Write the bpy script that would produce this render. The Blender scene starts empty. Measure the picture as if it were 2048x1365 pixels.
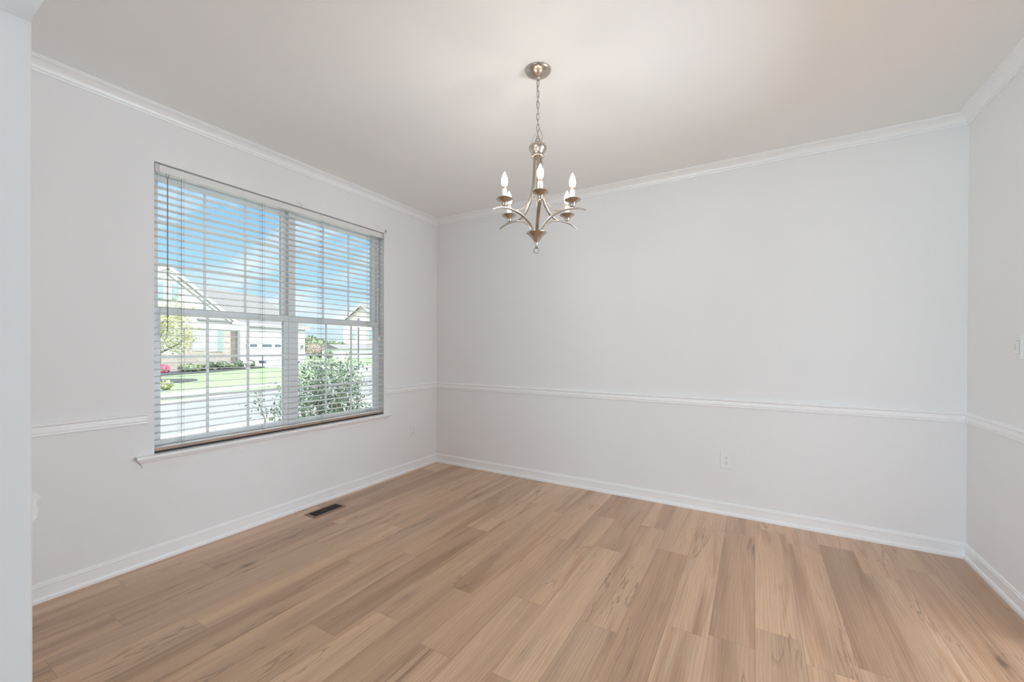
import bpy, bmesh, math, random
from mathutils import Vector, Matrix
random.seed(7)
SC = bpy.context.scene
COL = SC.collection
PI = math.pi

# ------------------------------------------------------------------ camera
cam_d = bpy.data.cameras.new('camera')
cam_d.sensor_width = 36.0
cam_d.lens = 825.528 / 2048 * 36.0
cam_d.shift_y = (700.378 - 682.5) / 2048
cam_d.clip_start = 0.02
cam_d.clip_end = 600
cam = bpy.data.objects.new('camera', cam_d)
COL.objects.link(cam)
YAW, PITCH, ROLL = 0.530675, -0.00380744, 0.00277383
cd = Vector((-math.sin(YAW) * math.cos(PITCH), math.cos(YAW) * math.cos(PITCH), math.sin(PITCH)))
cr = Vector((math.cos(YAW), math.sin(YAW), 0))
cu = cr.cross(cd)
cR = cr * math.cos(ROLL) + cu * math.sin(ROLL)
cU = cu * math.cos(ROLL) - cr * math.sin(ROLL)
cam.matrix_world = Matrix(((cR.x, cU.x, -cd.x, 3.09687), (cR.y, cU.y, -cd.y, -3.59477),
                           (cR.z, cU.z, -cd.z, 1.284531), (0, 0, 0, 1)))
SC.camera = cam

# ------------------------------------------------------------------ view, world, sun, lights
SC.view_settings.view_transform = 'Standard'
SC.view_settings.look = 'None'
SC.view_settings.exposure = 0.32
SC.view_settings.gamma = 1.0
SC.view_settings.use_curve_mapping = False
try:
    SC.cycles.use_denoising = True
    SC.cycles.max_bounces = 14
    SC.cycles.diffuse_bounces = 8
    SC.cycles.transparent_max_bounces = 24
    SC.cycles.sample_clamp_indirect = 6.0
    SC.cycles.caustics_reflective = False
except Exception:
    pass

SKY_STRENGTH, SUN_STRENGTH, HIGH_SKY = 0.91, 1.95, 5.2
w = bpy.data.worlds.new('sky')
SC.world = w
w.use_nodes = True
nt = w.node_tree
nt.nodes.clear()
N = nt.nodes.new
out = N('ShaderNodeOutputWorld')
bg = N('ShaderNodeBackground')
bg.inputs['Strength'].default_value = SKY_STRENGTH
tc = N('ShaderNodeTexCoord')
sx = N('ShaderNodeSeparateXYZ')
nt.links.new(tc.outputs['Generated'], sx.inputs[0])
ramp = N('ShaderNodeValToRGB')
e = ramp.color_ramp.elements
e[0].position = 0.0
e[0].color = (0.66, 0.83, 0.96, 1)
e[1].position = 0.36
e[1].color = (0.16, 0.47, 0.93, 1)
e3 = ramp.color_ramp.elements.new(0.62)
e3.color = (HIGH_SKY * 0.90, HIGH_SKY * 0.96, HIGH_SKY, 1)
e2 = ramp.color_ramp.elements.new(0.16)
e2.color = (0.40, 0.70, 0.96, 1)
nt.links.new(sx.outputs['Z'], ramp.inputs[0])
# clouds: direction projected on a high flat layer, stretched into wisps
den = N('ShaderNodeMath'); den.operation = 'ADD'; den.inputs[1].default_value = 0.22
nt.links.new(sx.outputs['Z'], den.inputs[0])
dx = N('ShaderNodeMath'); dx.operation = 'DIVIDE'
dy = N('ShaderNodeMath'); dy.operation = 'DIVIDE'
nt.links.new(sx.outputs['X'], dx.inputs[0]); nt.links.new(den.outputs[0], dx.inputs[1])
nt.links.new(sx.outputs['Y'], dy.inputs[0]); nt.links.new(den.outputs[0], dy.inputs[1])
cx = N('ShaderNodeCombineXYZ')
nt.links.new(dx.outputs[0], cx.inputs[0]); nt.links.new(dy.outputs[0], cx.inputs[1])
mp = N('ShaderNodeMapping')
mp.inputs['Rotation'].default_value = (0, 0, 0.5)
mp.inputs['Scale'].default_value = (0.75, 1.9, 1)
nt.links.new(cx.outputs[0], mp.inputs[0])
cn = N('ShaderNodeTexNoise')
cn.inputs['Scale'].default_value = 1.25
cn.inputs['Detail'].default_value = 8
cn.inputs['Roughness'].default_value = 0.58
cn.inputs['Distortion'].default_value = 0.5
nt.links.new(mp.outputs[0], cn.inputs['Vector'])
cr_ = N('ShaderNodeValToRGB')
cr_.color_ramp.elements[0].position = 0.47
cr_.color_ramp.elements[0].color = (0, 0, 0, 1)
cr_.color_ramp.elements[1].position = 0.70
cr_.color_ramp.elements[1].color = (0.9, 0.9, 0.9, 1)
nt.links.new(cn.outputs['Fac'], cr_.inputs[0])
mix = N('ShaderNodeMixRGB')
mix.inputs[2].default_value = (0.93, 0.96, 1.0, 1)
nt.links.new(cr_.outputs[0], mix.inputs[0])
nt.links.new(ramp.outputs[0], mix.inputs[1])
nt.links.new(mix.outputs[0], bg.inputs['Color'])
nt.links.new(bg.outputs[0], out.inputs['Surface'])

sun_d = bpy.data.lights.new('sun', 'SUN')
sun_d.energy = SUN_STRENGTH
sun_d.angle = math.radians(1.2)
sun_d.color = (1.0, 0.96, 0.90)
sun = bpy.data.objects.new('sun', sun_d)
COL.objects.link(sun)
sun.rotation_euler = Vector((0.42, 0.58, 0.70)).to_track_quat('Z', 'Y').to_euler()
sun.location = (10, 10, 20)

def area(name, loc, size, size_y, target, energy, color):
    d = bpy.data.lights.new(name, 'AREA')
    d.shape = 'RECTANGLE'; d.size = size; d.size_y = size_y; d.energy = energy; d.color = color
    o = bpy.data.objects.new(name, d)
    COL.objects.link(o)
    o.location = loc
    o.rotation_euler = (Vector(loc) - Vector(target)).to_track_quat('Z', 'Y').to_euler()
    return o
# added fill lights in two added openings of the unseen hall behind the photographer
HALL_FILL, HALL_BACK, BULB, SIDE = 46.0, 86.0, 90.0, 112.0
area('hall_side_fill_light', (-0.02, -5.55, 1.45), 2.2, 1.7, (3, -5.55, 1.45), HALL_FILL, (0.705, 0.86, 1.0))
DX0, DX1 = 0.9, 3.3
area('hall_back_fill_light', ((DX0 + DX1) / 2, -7.43, 0.95), DX1 - DX0, 1.5, ((DX0 + DX1) / 2, 0, 0.95), HALL_BACK, (0.705, 0.86, 1.0))
# added fill light in an unseen next room, through an added right-wall doorway
area('next_room_fill_light', (7.15, -1.05, 0.58), 2.0, 0.85, (0, -1.7, 0.75), SIDE, (0.705, 0.86, 1.0))

# ------------------------------------------------------------------ materials
def mat(name, col, rough=0.5, metal=0.0, spec=None, bump=None, var=None):
    m = bpy.data.materials.new(name)
    m.use_nodes = True
    b = m.node_tree.nodes['Principled BSDF']
    b.inputs['Base Color'].default_value = (*col, 1)
    b.inputs['Roughness'].default_value = rough
    b.inputs['Metallic'].default_value = metal
    if spec is not None:
        b.inputs['Specular IOR Level'].default_value = spec
    t = m.node_tree
    co = None
    if bump or var:
        co = t.nodes.new('ShaderNodeTexCoord')
    if bump:
        n = t.nodes.new('ShaderNodeTexNoise')
        n.inputs['Scale'].default_value = bump[0]
        n.inputs['Detail'].default_value = 4
        bm_ = t.nodes.new('ShaderNodeBump')
        bm_.inputs['Strength'].default_value = bump[1]
        bm_.inputs['Distance'].default_value = 0.002
        t.links.new(co.outputs['Object'], n.inputs['Vector'])
        t.links.new(n.outputs['Fac'], bm_.inputs['Height'])
        t.links.new(bm_.outputs[0], b.inputs['Normal'])
    if var:
        n = t.nodes.new('ShaderNodeTexNoise')
        n.inputs['Scale'].default_value = var[0]
        n.inputs['Detail'].default_value = 5
        r = t.nodes.new('ShaderNodeValToRGB')
        r.color_ramp.elements[0].position = 0.3
        r.color_ramp.elements[1].position = 0.7
        r.color_ramp.elements[0].color = (*[c * (1 - var[1]) for c in col], 1)
        r.color_ramp.elements[1].color = (*[min(1, c * (1 + var[1])) for c in col], 1)
        t.links.new(co.outputs['Object'], n.inputs['Vector'])
        t.links.new(n.outputs['Fac'], r.inputs[0])
        t.links.new(r.outputs[0], b.inputs['Base Color'])
    return m

M = {}
M['wall'] = mat('wall_paint', (0.87, 0.87, 0.875), 0.75, spec=0.25, bump=(220, 0.06))
M['ceiling'] = mat('ceiling_paint', (0.91, 0.908, 0.90), 0.9, spec=0.1, bump=(160, 0.05))
M['hall'] = mat('hall_dark_walls', (0.30, 0.29, 0.28), 0.8, spec=0.2, bump=(200, 0.05))  # unseen hall walls made dark to cut light bouncing onto the jamb
M['hall_floor'] = mat('hall_dark_floor', (0.22, 0.20, 0.19), 0.6, var=(3, 0.1))  # unseen hall floor, dark for less bounce onto the header
M['trim'] = mat('trim_paint', (0.93, 0.935, 0.94), 0.32, spec=0.45, bump=(60, 0.02))
M['vinyl'] = mat('white_vinyl', (0.84, 0.85, 0.85), 0.35, bump=(40, 0.01))
M['slat'] = mat('blind_slat', (0.80, 0.80, 0.785), 0.4, bump=(60, 0.02))
M['rail'] = mat('bottom_rail_wood', (0.42, 0.29, 0.21), 0.35, var=(14, 0.12))
M['cord'] = mat('cord', (0.16, 0.15, 0.14), 0.8, var=(300, 0.2))
M['ladder'] = mat('ladder_cord', (0.24, 0.24, 0.24), 0.8, var=(300, 0.2))
M['tassel'] = mat('tassel', (0.82, 0.80, 0.74), 0.4, var=(200, 0.05))
M['plate'] = mat('white_plastic', (0.86, 0.865, 0.87), 0.3, bump=(90, 0.01))
M['slot'] = mat('dark_slot', (0.03, 0.03, 0.03), 0.6, var=(100, 0.2))
M['greyslot'] = mat('grey_gap', (0.25, 0.25, 0.26), 0.6, var=(100, 0.1))
M['nickel'] = mat('brushed_nickel', (0.54, 0.465, 0.40), 0.25, 1.0, bump=(400, 0.04))
M['nickel_dark'] = mat('chain_nickel', (0.40, 0.35, 0.31), 0.32, 1.0, bump=(400, 0.04))
M['sleeve'] = mat('candle_sleeve', (0.86, 0.84, 0.80), 0.4, bump=(120, 0.02))
M['brass'] = mat('bulb_base', (0.75, 0.60, 0.42), 0.3, 1.0, bump=(300, 0.03))
M['wire'] = mat('clear_wire', (0.36, 0.33, 0.30), 0.3, bump=(300, 0.03))
M['vent'] = mat('bronze_register', (0.30, 0.21, 0.13), 0.4, 0.35, var=(30, 0.15))
M['vent_dark'] = mat('register_louver', (0.06, 0.045, 0.03), 0.5, 0.3, var=(30, 0.2))
M['metal_white'] = mat('painted_steel', (0.62, 0.62, 0.63), 0.4, 0.3, var=(80, 0.08))

def emissive(name, col, strength):
    m = bpy.data.materials.new(name)
    m.use_nodes = True
    t = m.node_tree
    t.nodes.clear()
    o = t.nodes.new('ShaderNodeOutputMaterial')
    e = t.nodes.new('ShaderNodeEmission')
    e.inputs['Color'].default_value = (*col, 1)
    e.inputs['Strength'].default_value = strength
    t.links.new(e.outputs[0], o.inputs['Surface'])
    return m
M['bulb'] = emissive('lit_bulb', (1.0, 0.91, 0.80), BULB)

def glass(name):
    m = bpy.data.materials.new(name)
    m.use_nodes = True
    t = m.node_tree
    t.nodes.clear()
    o = t.nodes.new('ShaderNodeOutputMaterial')
    tr = t.nodes.new('ShaderNodeBsdfTransparent')
    tr.inputs['Color'].default_value = (0.985, 0.995, 0.99, 1)
    gl = t.nodes.new('ShaderNodeBsdfGlossy')
    gl.inputs['Roughness'].default_value = 0.01
    fr = t.nodes.new('ShaderNodeFresnel')
    fr.inputs['IOR'].default_value = 1.25
    mx = t.nodes.new('ShaderNodeMixShader')
    t.links.new(fr.outputs[0], mx.inputs[0])
    t.links.new(tr.outputs[0], mx.inputs[1])
    t.links.new(gl.outputs[0], mx.inputs[2])
    t.links.new(mx.outputs[0], o.inputs['Surface'])
    return m
M['glass'] = glass('window_glass')

def floor_material():
    m = bpy.data.materials.new('oak_plank_floor')
    m.use_nodes = True
    t = m.node_tree
    b = t.nodes['Principled BSDF']
    L = t.links.new
    def nn(k): return t.nodes.new(k)
    def math_(op, a, bv=None, c=None):
        n = nn('ShaderNodeMath'); n.operation = op
        for i, v in enumerate((a, bv, c)):
            if v is None: continue
            if isinstance(v, (int, float)): n.inputs[i].default_value = v
            else: L(v, n.inputs[i])
        return n.outputs[0]
    def ramp_(fac, stops):
        n = nn('ShaderNodeValToRGB')
        els = n.color_ramp.elements
        while len(els) < len(stops): els.new(0.5)
        for el, (p, c) in zip(els, stops):
            el.position = p
            el.color = (*c, 1) if len(c) == 3 else c
        L(fac, n.inputs[0])
        return n.outputs[0]
    def mixc(kind, fac, a, c):
        n = nn('ShaderNodeMixRGB'); n.blend_type = kind
        if isinstance(fac, (int, float)): n.inputs[0].default_value = fac
        else: L(fac, n.inputs[0])
        for i, v in ((1, a), (2, c)):
            if isinstance(v, tuple): n.inputs[i].default_value = (*v, 1)
            else: L(v, n.inputs[i])
        return n.outputs[0]
    tc = nn('ShaderNodeTexCoord')
    sp = nn('ShaderNodeSeparateXYZ'); L(tc.outputs['Object'], sp.inputs[0])
    X, Y = sp.outputs[0], sp.outputs[1]
    PW, PL = 0.1795, 1.22
    xi = math_('DIVIDE', math_('ADD', X, 20 * PW - 0.054), PW)
    col = math_('FLOOR', xi)
    fx = math_('SUBTRACT', xi, col)
    wn = nn('ShaderNodeTexWhiteNoise'); wn.noise_dimensions = '1D'
    L(math_('ADD', col, 0.37), wn.inputs['W'])
    yi = math_('DIVIDE', math_('ADD', math_('ADD', Y, 24.0), math_('MULTIPLY', wn.outputs['Value'], PL)), PL)
    row = math_('FLOOR', yi)
    fy = math_('SUBTRACT', yi, row)
    cmb = nn('ShaderNodeCombineXYZ'); L(col, cmb.inputs[0]); L(row, cmb.inputs[1])
    wn2 = nn('ShaderNodeTexWhiteNoise'); wn2.noise_dimensions = '3D'; L(cmb.outputs[0], wn2.inputs['Vector'])
    rnd = wn2.outputs['Value']
    rsep = nn('ShaderNodeSeparateColor'); L(wn2.outputs['Color'], rsep.inputs[0])
    # grain space: along-plank coordinate stretched, offset for every plank
    gx = math_('ADD', X, math_('MULTIPLY', rnd, 31.0))
    gy = math_('ADD', Y, math_('MULTIPLY', rsep.outputs[1], 57.0))
    gv = nn('ShaderNodeCombineXYZ'); L(gx, gv.inputs[0]); L(gy, gv.inputs[1])
    def noise(sx, sy, detail, rough=0.55, dist=0.0):
        mpn = nn('ShaderNodeMapping'); mpn.inputs['Scale'].default_value = (sx, sy, 1)
        L(gv.outputs[0], mpn.inputs[0])
        n = nn('ShaderNodeTexNoise'); n.inputs['Scale'].default_value = 1.0
        n.inputs['Detail'].default_value = detail; n.inputs['Roughness'].default_value = rough
        n.inputs['Distortion'].default_value = dist
        L(mpn.outputs[0], n.inputs['Vector'])
        return n.outputs['Fac']
    # tone of each plank and broad bands inside it
    base = ramp_(rnd, [(0.0, (0.525, 0.322, 0.194)), (0.35, (0.60, 0.378, 0.234)), (0.7, (0.69, 0.447, 0.281)), (1.0, (0.57, 0.374, 0.241))])
    band = ramp_(noise(7.5, 0.45, 2, 0.45, 0.5), [(0.28, (0.74, 0.71, 0.68)), (0.48, (0.98, 0.98, 0.98)), (0.72, (1.14, 1.13, 1.11))])
    c = mixc('MULTIPLY', 1.0, base, band)
    # fine grain
    fine = ramp_(noise(190.0, 4.0, 4, 0.6, 0.3), [(0.28, (0.84, 0.82, 0.79)), (0.55, (1.0, 1.0, 1.0)), (0.8, (1.05, 1.05, 1.05))])
    c = mixc('MULTIPLY', 0.7, c, fine)
    # cathedral figure
    wv = nn('ShaderNodeTexWave'); wv.wave_type = 'BANDS'; wv.bands_direction = 'X'
    mpw = nn('ShaderNodeMapping'); mpw.inputs['Scale'].default_value = (1.0, 0.07, 1)
    L(gv.outputs[0], mpw.inputs[0])
    L(mpw.outputs[0], wv.inputs['Vector'])
    wv.inputs['Scale'].default_value = 22
    wv.inputs['Distortion'].default_value = 9
    wv.inputs['Detail'].default_value = 3
    wv.inputs['Detail Scale'].default_value = 1.3
    fig = ramp_(wv.outputs['Fac'], [(0.0, (0.91, 0.88, 0.85)), (0.5, (1.0, 1.0, 1.0)), (1.0, (1.03, 1.03, 1.02))])
    c = mixc('MULTIPLY', 0.75, c, fig)
    # dark heart streaks along the boards
    st = ramp_(noise(11.0, 0.7, 3, 0.5, 1.1), [(0.54, (1, 1, 1)), (0.66, (0.83, 0.77, 0.71)), (0.80, (0.64, 0.55, 0.47))])
    c = mixc('MULTIPLY', 0.9, c, st)
    # cracks: thin dark lines where a warped noise crosses its mid value
    nz = noise(7.5, 0.6, 5, 0.56, 0.9)
    line = math_('ABSOLUTE', math_('SUBTRACT', nz, 0.5))
    msk = noise(3.5, 0.9, 2, 0.5, 0.0)
    lm = ramp_(line, [(0.0, (1, 1, 1)), (0.004, (0.75, 0.75, 0.75)), (0.011, (0, 0, 0))])
    mm = ramp_(msk, [(0.49, (0, 0, 0)), (0.59, (1, 1, 1))])
    crack = mixc('MULTIPLY', 1.0, lm, mm)
    c = mixc('MIX', math_('MULTIPLY', crack, 0.62), c, (0.19, 0.115, 0.068))
    # knots
    vo = nn('ShaderNodeTexVoronoi'); vo.feature = 'F1'
    mpv = nn('ShaderNodeMapping'); mpv.inputs['Scale'].default_value = (3.6, 1.25, 1)
    L(gv.outputs[0], mpv.inputs[0])
    nzz = nn('ShaderNodeTexNoise'); nzz.inputs['Scale'].default_value = 16; L(gv.outputs[0], nzz.inputs['Vector'])
    vadd = nn('ShaderNodeVectorMath'); vadd.operation = 'MULTIPLY_ADD'
    L(nzz.outputs['Color'], vadd.inputs[0]); vadd.inputs[1].default_value = (0.10, 0.10, 0); L(mpv.outputs[0], vadd.inputs[2])
    L(vadd.outputs[0], vo.inputs['Vector'])
    vo.inputs['Scale'].default_value = 1.0
    kn = ramp_(vo.outputs['Distance'], [(0.0, (0.22, 0.22, 0.22)), (0.035, (0.42, 0.42, 0.42)), (0.075, (0.82, 0.82, 0.82)), (0.16, (1, 1, 1))])
    ksep = nn('ShaderNodeSeparateColor'); L(vo.outputs['Color'], ksep.inputs[0])
    kmask = math_('GREATER_THAN', ksep.outputs[0], 0.35)
    c = mixc('MULTIPLY', math_('MULTIPLY', kmask, 0.9), c, kn)
    # bevelled seams
    ex = math_('MULTIPLY', math_('MINIMUM', fx, math_('SUBTRACT', 1.0, fx)), PW)
    ey = math_('MULTIPLY', math_('MINIMUM', fy, math_('SUBTRACT', 1.0, fy)), PL)
    ed = math_('MINIMUM', ex, ey)
    seam = ramp_(math_('MULTIPLY', ed, 100.0), [(0.0, (0.55, 0.50, 0.46)), (0.16, (1, 1, 1))])
    c = mixc('MULTIPLY', 0.8, c, seam)
    L(c, b.inputs['Base Color'])
    rr = ramp_(noise(60.0, 5.0, 4), [(0.3, (0.22, 0.22, 0.22)), (0.7, (0.25, 0.25, 0.25))])
    L(rr, b.inputs['Roughness'])
    b.inputs['Specular IOR Level'].default_value = 0.8
    bp = nn('ShaderNodeBump'); bp.inputs['Strength'].default_value = 0.03; bp.inputs['Distance'].default_value = 0.0015
    hgt = math_('SUBTRACT', math_('MULTIPLY', fine, 0.6), math_('MULTIPLY', crack, 0.8))
    L(hgt, bp.inputs['Height'])
    L(bp.outputs[0], b.inputs['Normal'])
    return m
M['floor'] = floor_material()

def stripes(name, col, pitch, axis, depth=0.85, rough=0.7, var=0.0):
    """lap siding or shingle courses: a thin darker line every pitch metres"""
    m = bpy.data.materials.new(name)
    m.use_nodes = True
    t = m.node_tree
    b = t.nodes['Principled BSDF']
    b.inputs['Roughness'].default_value = rough
    b.inputs['Specular IOR Level'].default_value = 0.2
    tc = t.nodes.new('ShaderNodeTexCoord'); sp = t.nodes.new('ShaderNodeSeparateXYZ')
    t.links.new(tc.outputs['Object'], sp.inputs[0])
    a = t.nodes.new('ShaderNodeMath'); a.operation = 'DIVIDE'; a.inputs[1].default_value = pitch
    t.links.new(sp.outputs[axis], a.inputs[0])
    f = t.nodes.new('ShaderNodeMath'); f.operation = 'FRACT'; t.links.new(a.outputs[0], f.inputs[0])
    r = t.nodes.new('ShaderNodeValToRGB')
    r.color_ramp.elements[0].position = 0.0
    r.color_ramp.elements[0].color = (*[c * depth for c in col], 1)
    r.color_ramp.elements[1].position = 0.18
    r.color_ramp.elements[1].color = (*col, 1)
    t.links.new(f.outputs[0], r.inputs[0])
    n = t.nodes.new('ShaderNodeTexNoise'); n.inputs['Scale'].default_value = 3.0; n.inputs['Detail'].default_value = 6
    t.links.new(tc.outputs['Object'], n.inputs['Vector'])
    mr = t.nodes.new('ShaderNodeMapRange'); mr.inputs[3].default_value = 1 - var; mr.inputs[4].default_value = 1 + var
    t.links.new(n.outputs['Fac'], mr.inputs[0])
    mx = t.nodes.new('ShaderNodeMixRGB'); mx.blend_type = 'MULTIPLY'; mx.inputs[0].default_value = 1
    t.links.new(r.outputs[0], mx.inputs[1]); t.links.new(mr.outputs[0], mx.inputs[2])
    t.links.new(mx.outputs[0], b.inputs['Base Color'])
    return m

def bricks(name, c1, c2, cm, scale, bw=0.5, rh=0.25):
    m = bpy.data.materials.new(name)
    m.use_nodes = True
    t = m.node_tree
    b = t.nodes['Principled BSDF']
    b.inputs['Roughness'].default_value = 0.85
    tc = t.nodes.new('ShaderNodeTexCoord')
    mpn = t.nodes.new('ShaderNodeMapping'); mpn.inputs['Rotation'].default_value = (PI / 2, 0, math.radians(-18.4))
    br = t.nodes.new('ShaderNodeTexBrick')
    br.inputs['Color1'].default_value = (*c1, 1); br.inputs['Color2'].default_value = (*c2, 1); br.inputs['Mortar'].default_value = (*cm, 1)
    br.inputs['Scale'].default_value = scale; br.inputs['Brick Width'].default_value = bw; br.inputs['Row Height'].default_value = rh
    br.inputs['Mortar Size'].default_value = 0.012
    sp = t.nodes.new('ShaderNodeSeparateXYZ'); cb = t.nodes.new('ShaderNodeCombineXYZ')
    t.links.new(tc.outputs['Object'], sp.inputs[0])
    t.links.new(sp.outputs[1], cb.inputs[0]); t.links.new(sp.outputs[2], cb.inputs[1])
    t.links.new(cb.outputs[0], br.inputs['Vector'])
    t.links.new(br.outputs['Color'], b.inputs['Base Color'])
    return m

M['lawn'] = mat('lawn_grass', (0.215, 0.285, 0.16), 0.9, spec=0.1, var=(1.3, 0.14))
M['asphalt'] = mat('pale_asphalt', (0.215, 0.22, 0.222), 0.9, spec=0.1, var=(6, 0.05))
M['concrete'] = mat('pale_concrete', (0.37, 0.362, 0.345), 0.9, spec=0.1, var=(3, 0.04))
M['mulch'] = mat('dark_mulch', (0.09, 0.095, 0.10), 0.95, spec=0.05, var=(9, 0.35))
M['siding'] = stripes('lap_siding', (0.56, 0.54, 0.52), 0.15, 2, 0.80)
M['siding_grey'] = stripes('board_siding', (0.55, 0.53, 0.51), 0.15, 2, 0.8)
M['white'] = mat('exterior_white', (0.74, 0.74, 0.74), 0.6, spec=0.2, var=(2, 0.02))
M['shingle'] = stripes('roof_shingles', (0.205, 0.198, 0.195), 0.22, 2, 0.9, 0.9, 0.08)
M['stone'] = bricks('ledge_stone', (0.42, 0.35, 0.29), (0.52, 0.46, 0.40), (0.50, 0.47, 0.44), 1.6)
M['brick'] = bricks('pink_brick', (0.76, 0.60, 0.58), (0.82, 0.68, 0.66), (0.84, 0.80, 0.79), 3.2)
M['shutter'] = mat('teal_shutter', (0.30, 0.42, 0.42), 0.6, var=(4, 0.05))
M['door_brown'] = mat('brown_door', (0.24, 0.20, 0.17), 0.5, var=(4, 0.15))
M['pane_far'] = mat('far_window_pane', (0.52, 0.60, 0.66), 0.15, var=(2, 0.08))
M['pane_dark'] = mat('garage_pane', (0.13, 0.16, 0.18), 0.2, var=(2, 0.1))
M['bark'] = mat('bark', (0.22, 0.19, 0.16), 0.9, var=(12, 0.3))
M['leaf_yellow'] = mat('spring_leaves', (0.52, 0.52, 0.29), 0.6, var=(5, 0.2))
M['leaf_dark'] = mat('shrub_leaves', (0.19, 0.235, 0.15), 0.6, var=(6, 0.3))
M['leaf_mid'] = mat('hedge_leaves', (0.25, 0.30, 0.175), 0.6, var=(2, 0.3))
M['leaf_holly'] = mat('holly_leaves', (0.23, 0.30, 0.205), 0.35, var=(22, 0.45))
M['leaf_new'] = mat('new_growth_leaves', (0.50, 0.54, 0.30), 0.4, var=(22, 0.3))
M['blossom'] = mat('pink_blossom', (0.62, 0.46, 0.42), 0.7, var=(4, 0.2))
M['azalea'] = mat('azalea_bloom', (0.70, 0.20, 0.28), 0.7, var=(9, 0.25))
M['post'] = mat('dark_post', (0.10, 0.12, 0.17), 0.5, var=(8, 0.2))
M['lamp_glass'] = mat('frosted_lantern', (0.70, 0.74, 0.80), 0.3, var=(8, 0.05))
M['rock'] = mat('grey_rock', (0.38, 0.37, 0.38), 0.9, var=(6, 0.2))
M['urn'] = mat('cast_stone', (0.72, 0.68, 0.60), 0.8, var=(8, 0.08))
M['exterior'] = stripes('own_siding', (0.55, 0.53, 0.50), 0.13, 2, 0.85)

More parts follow.
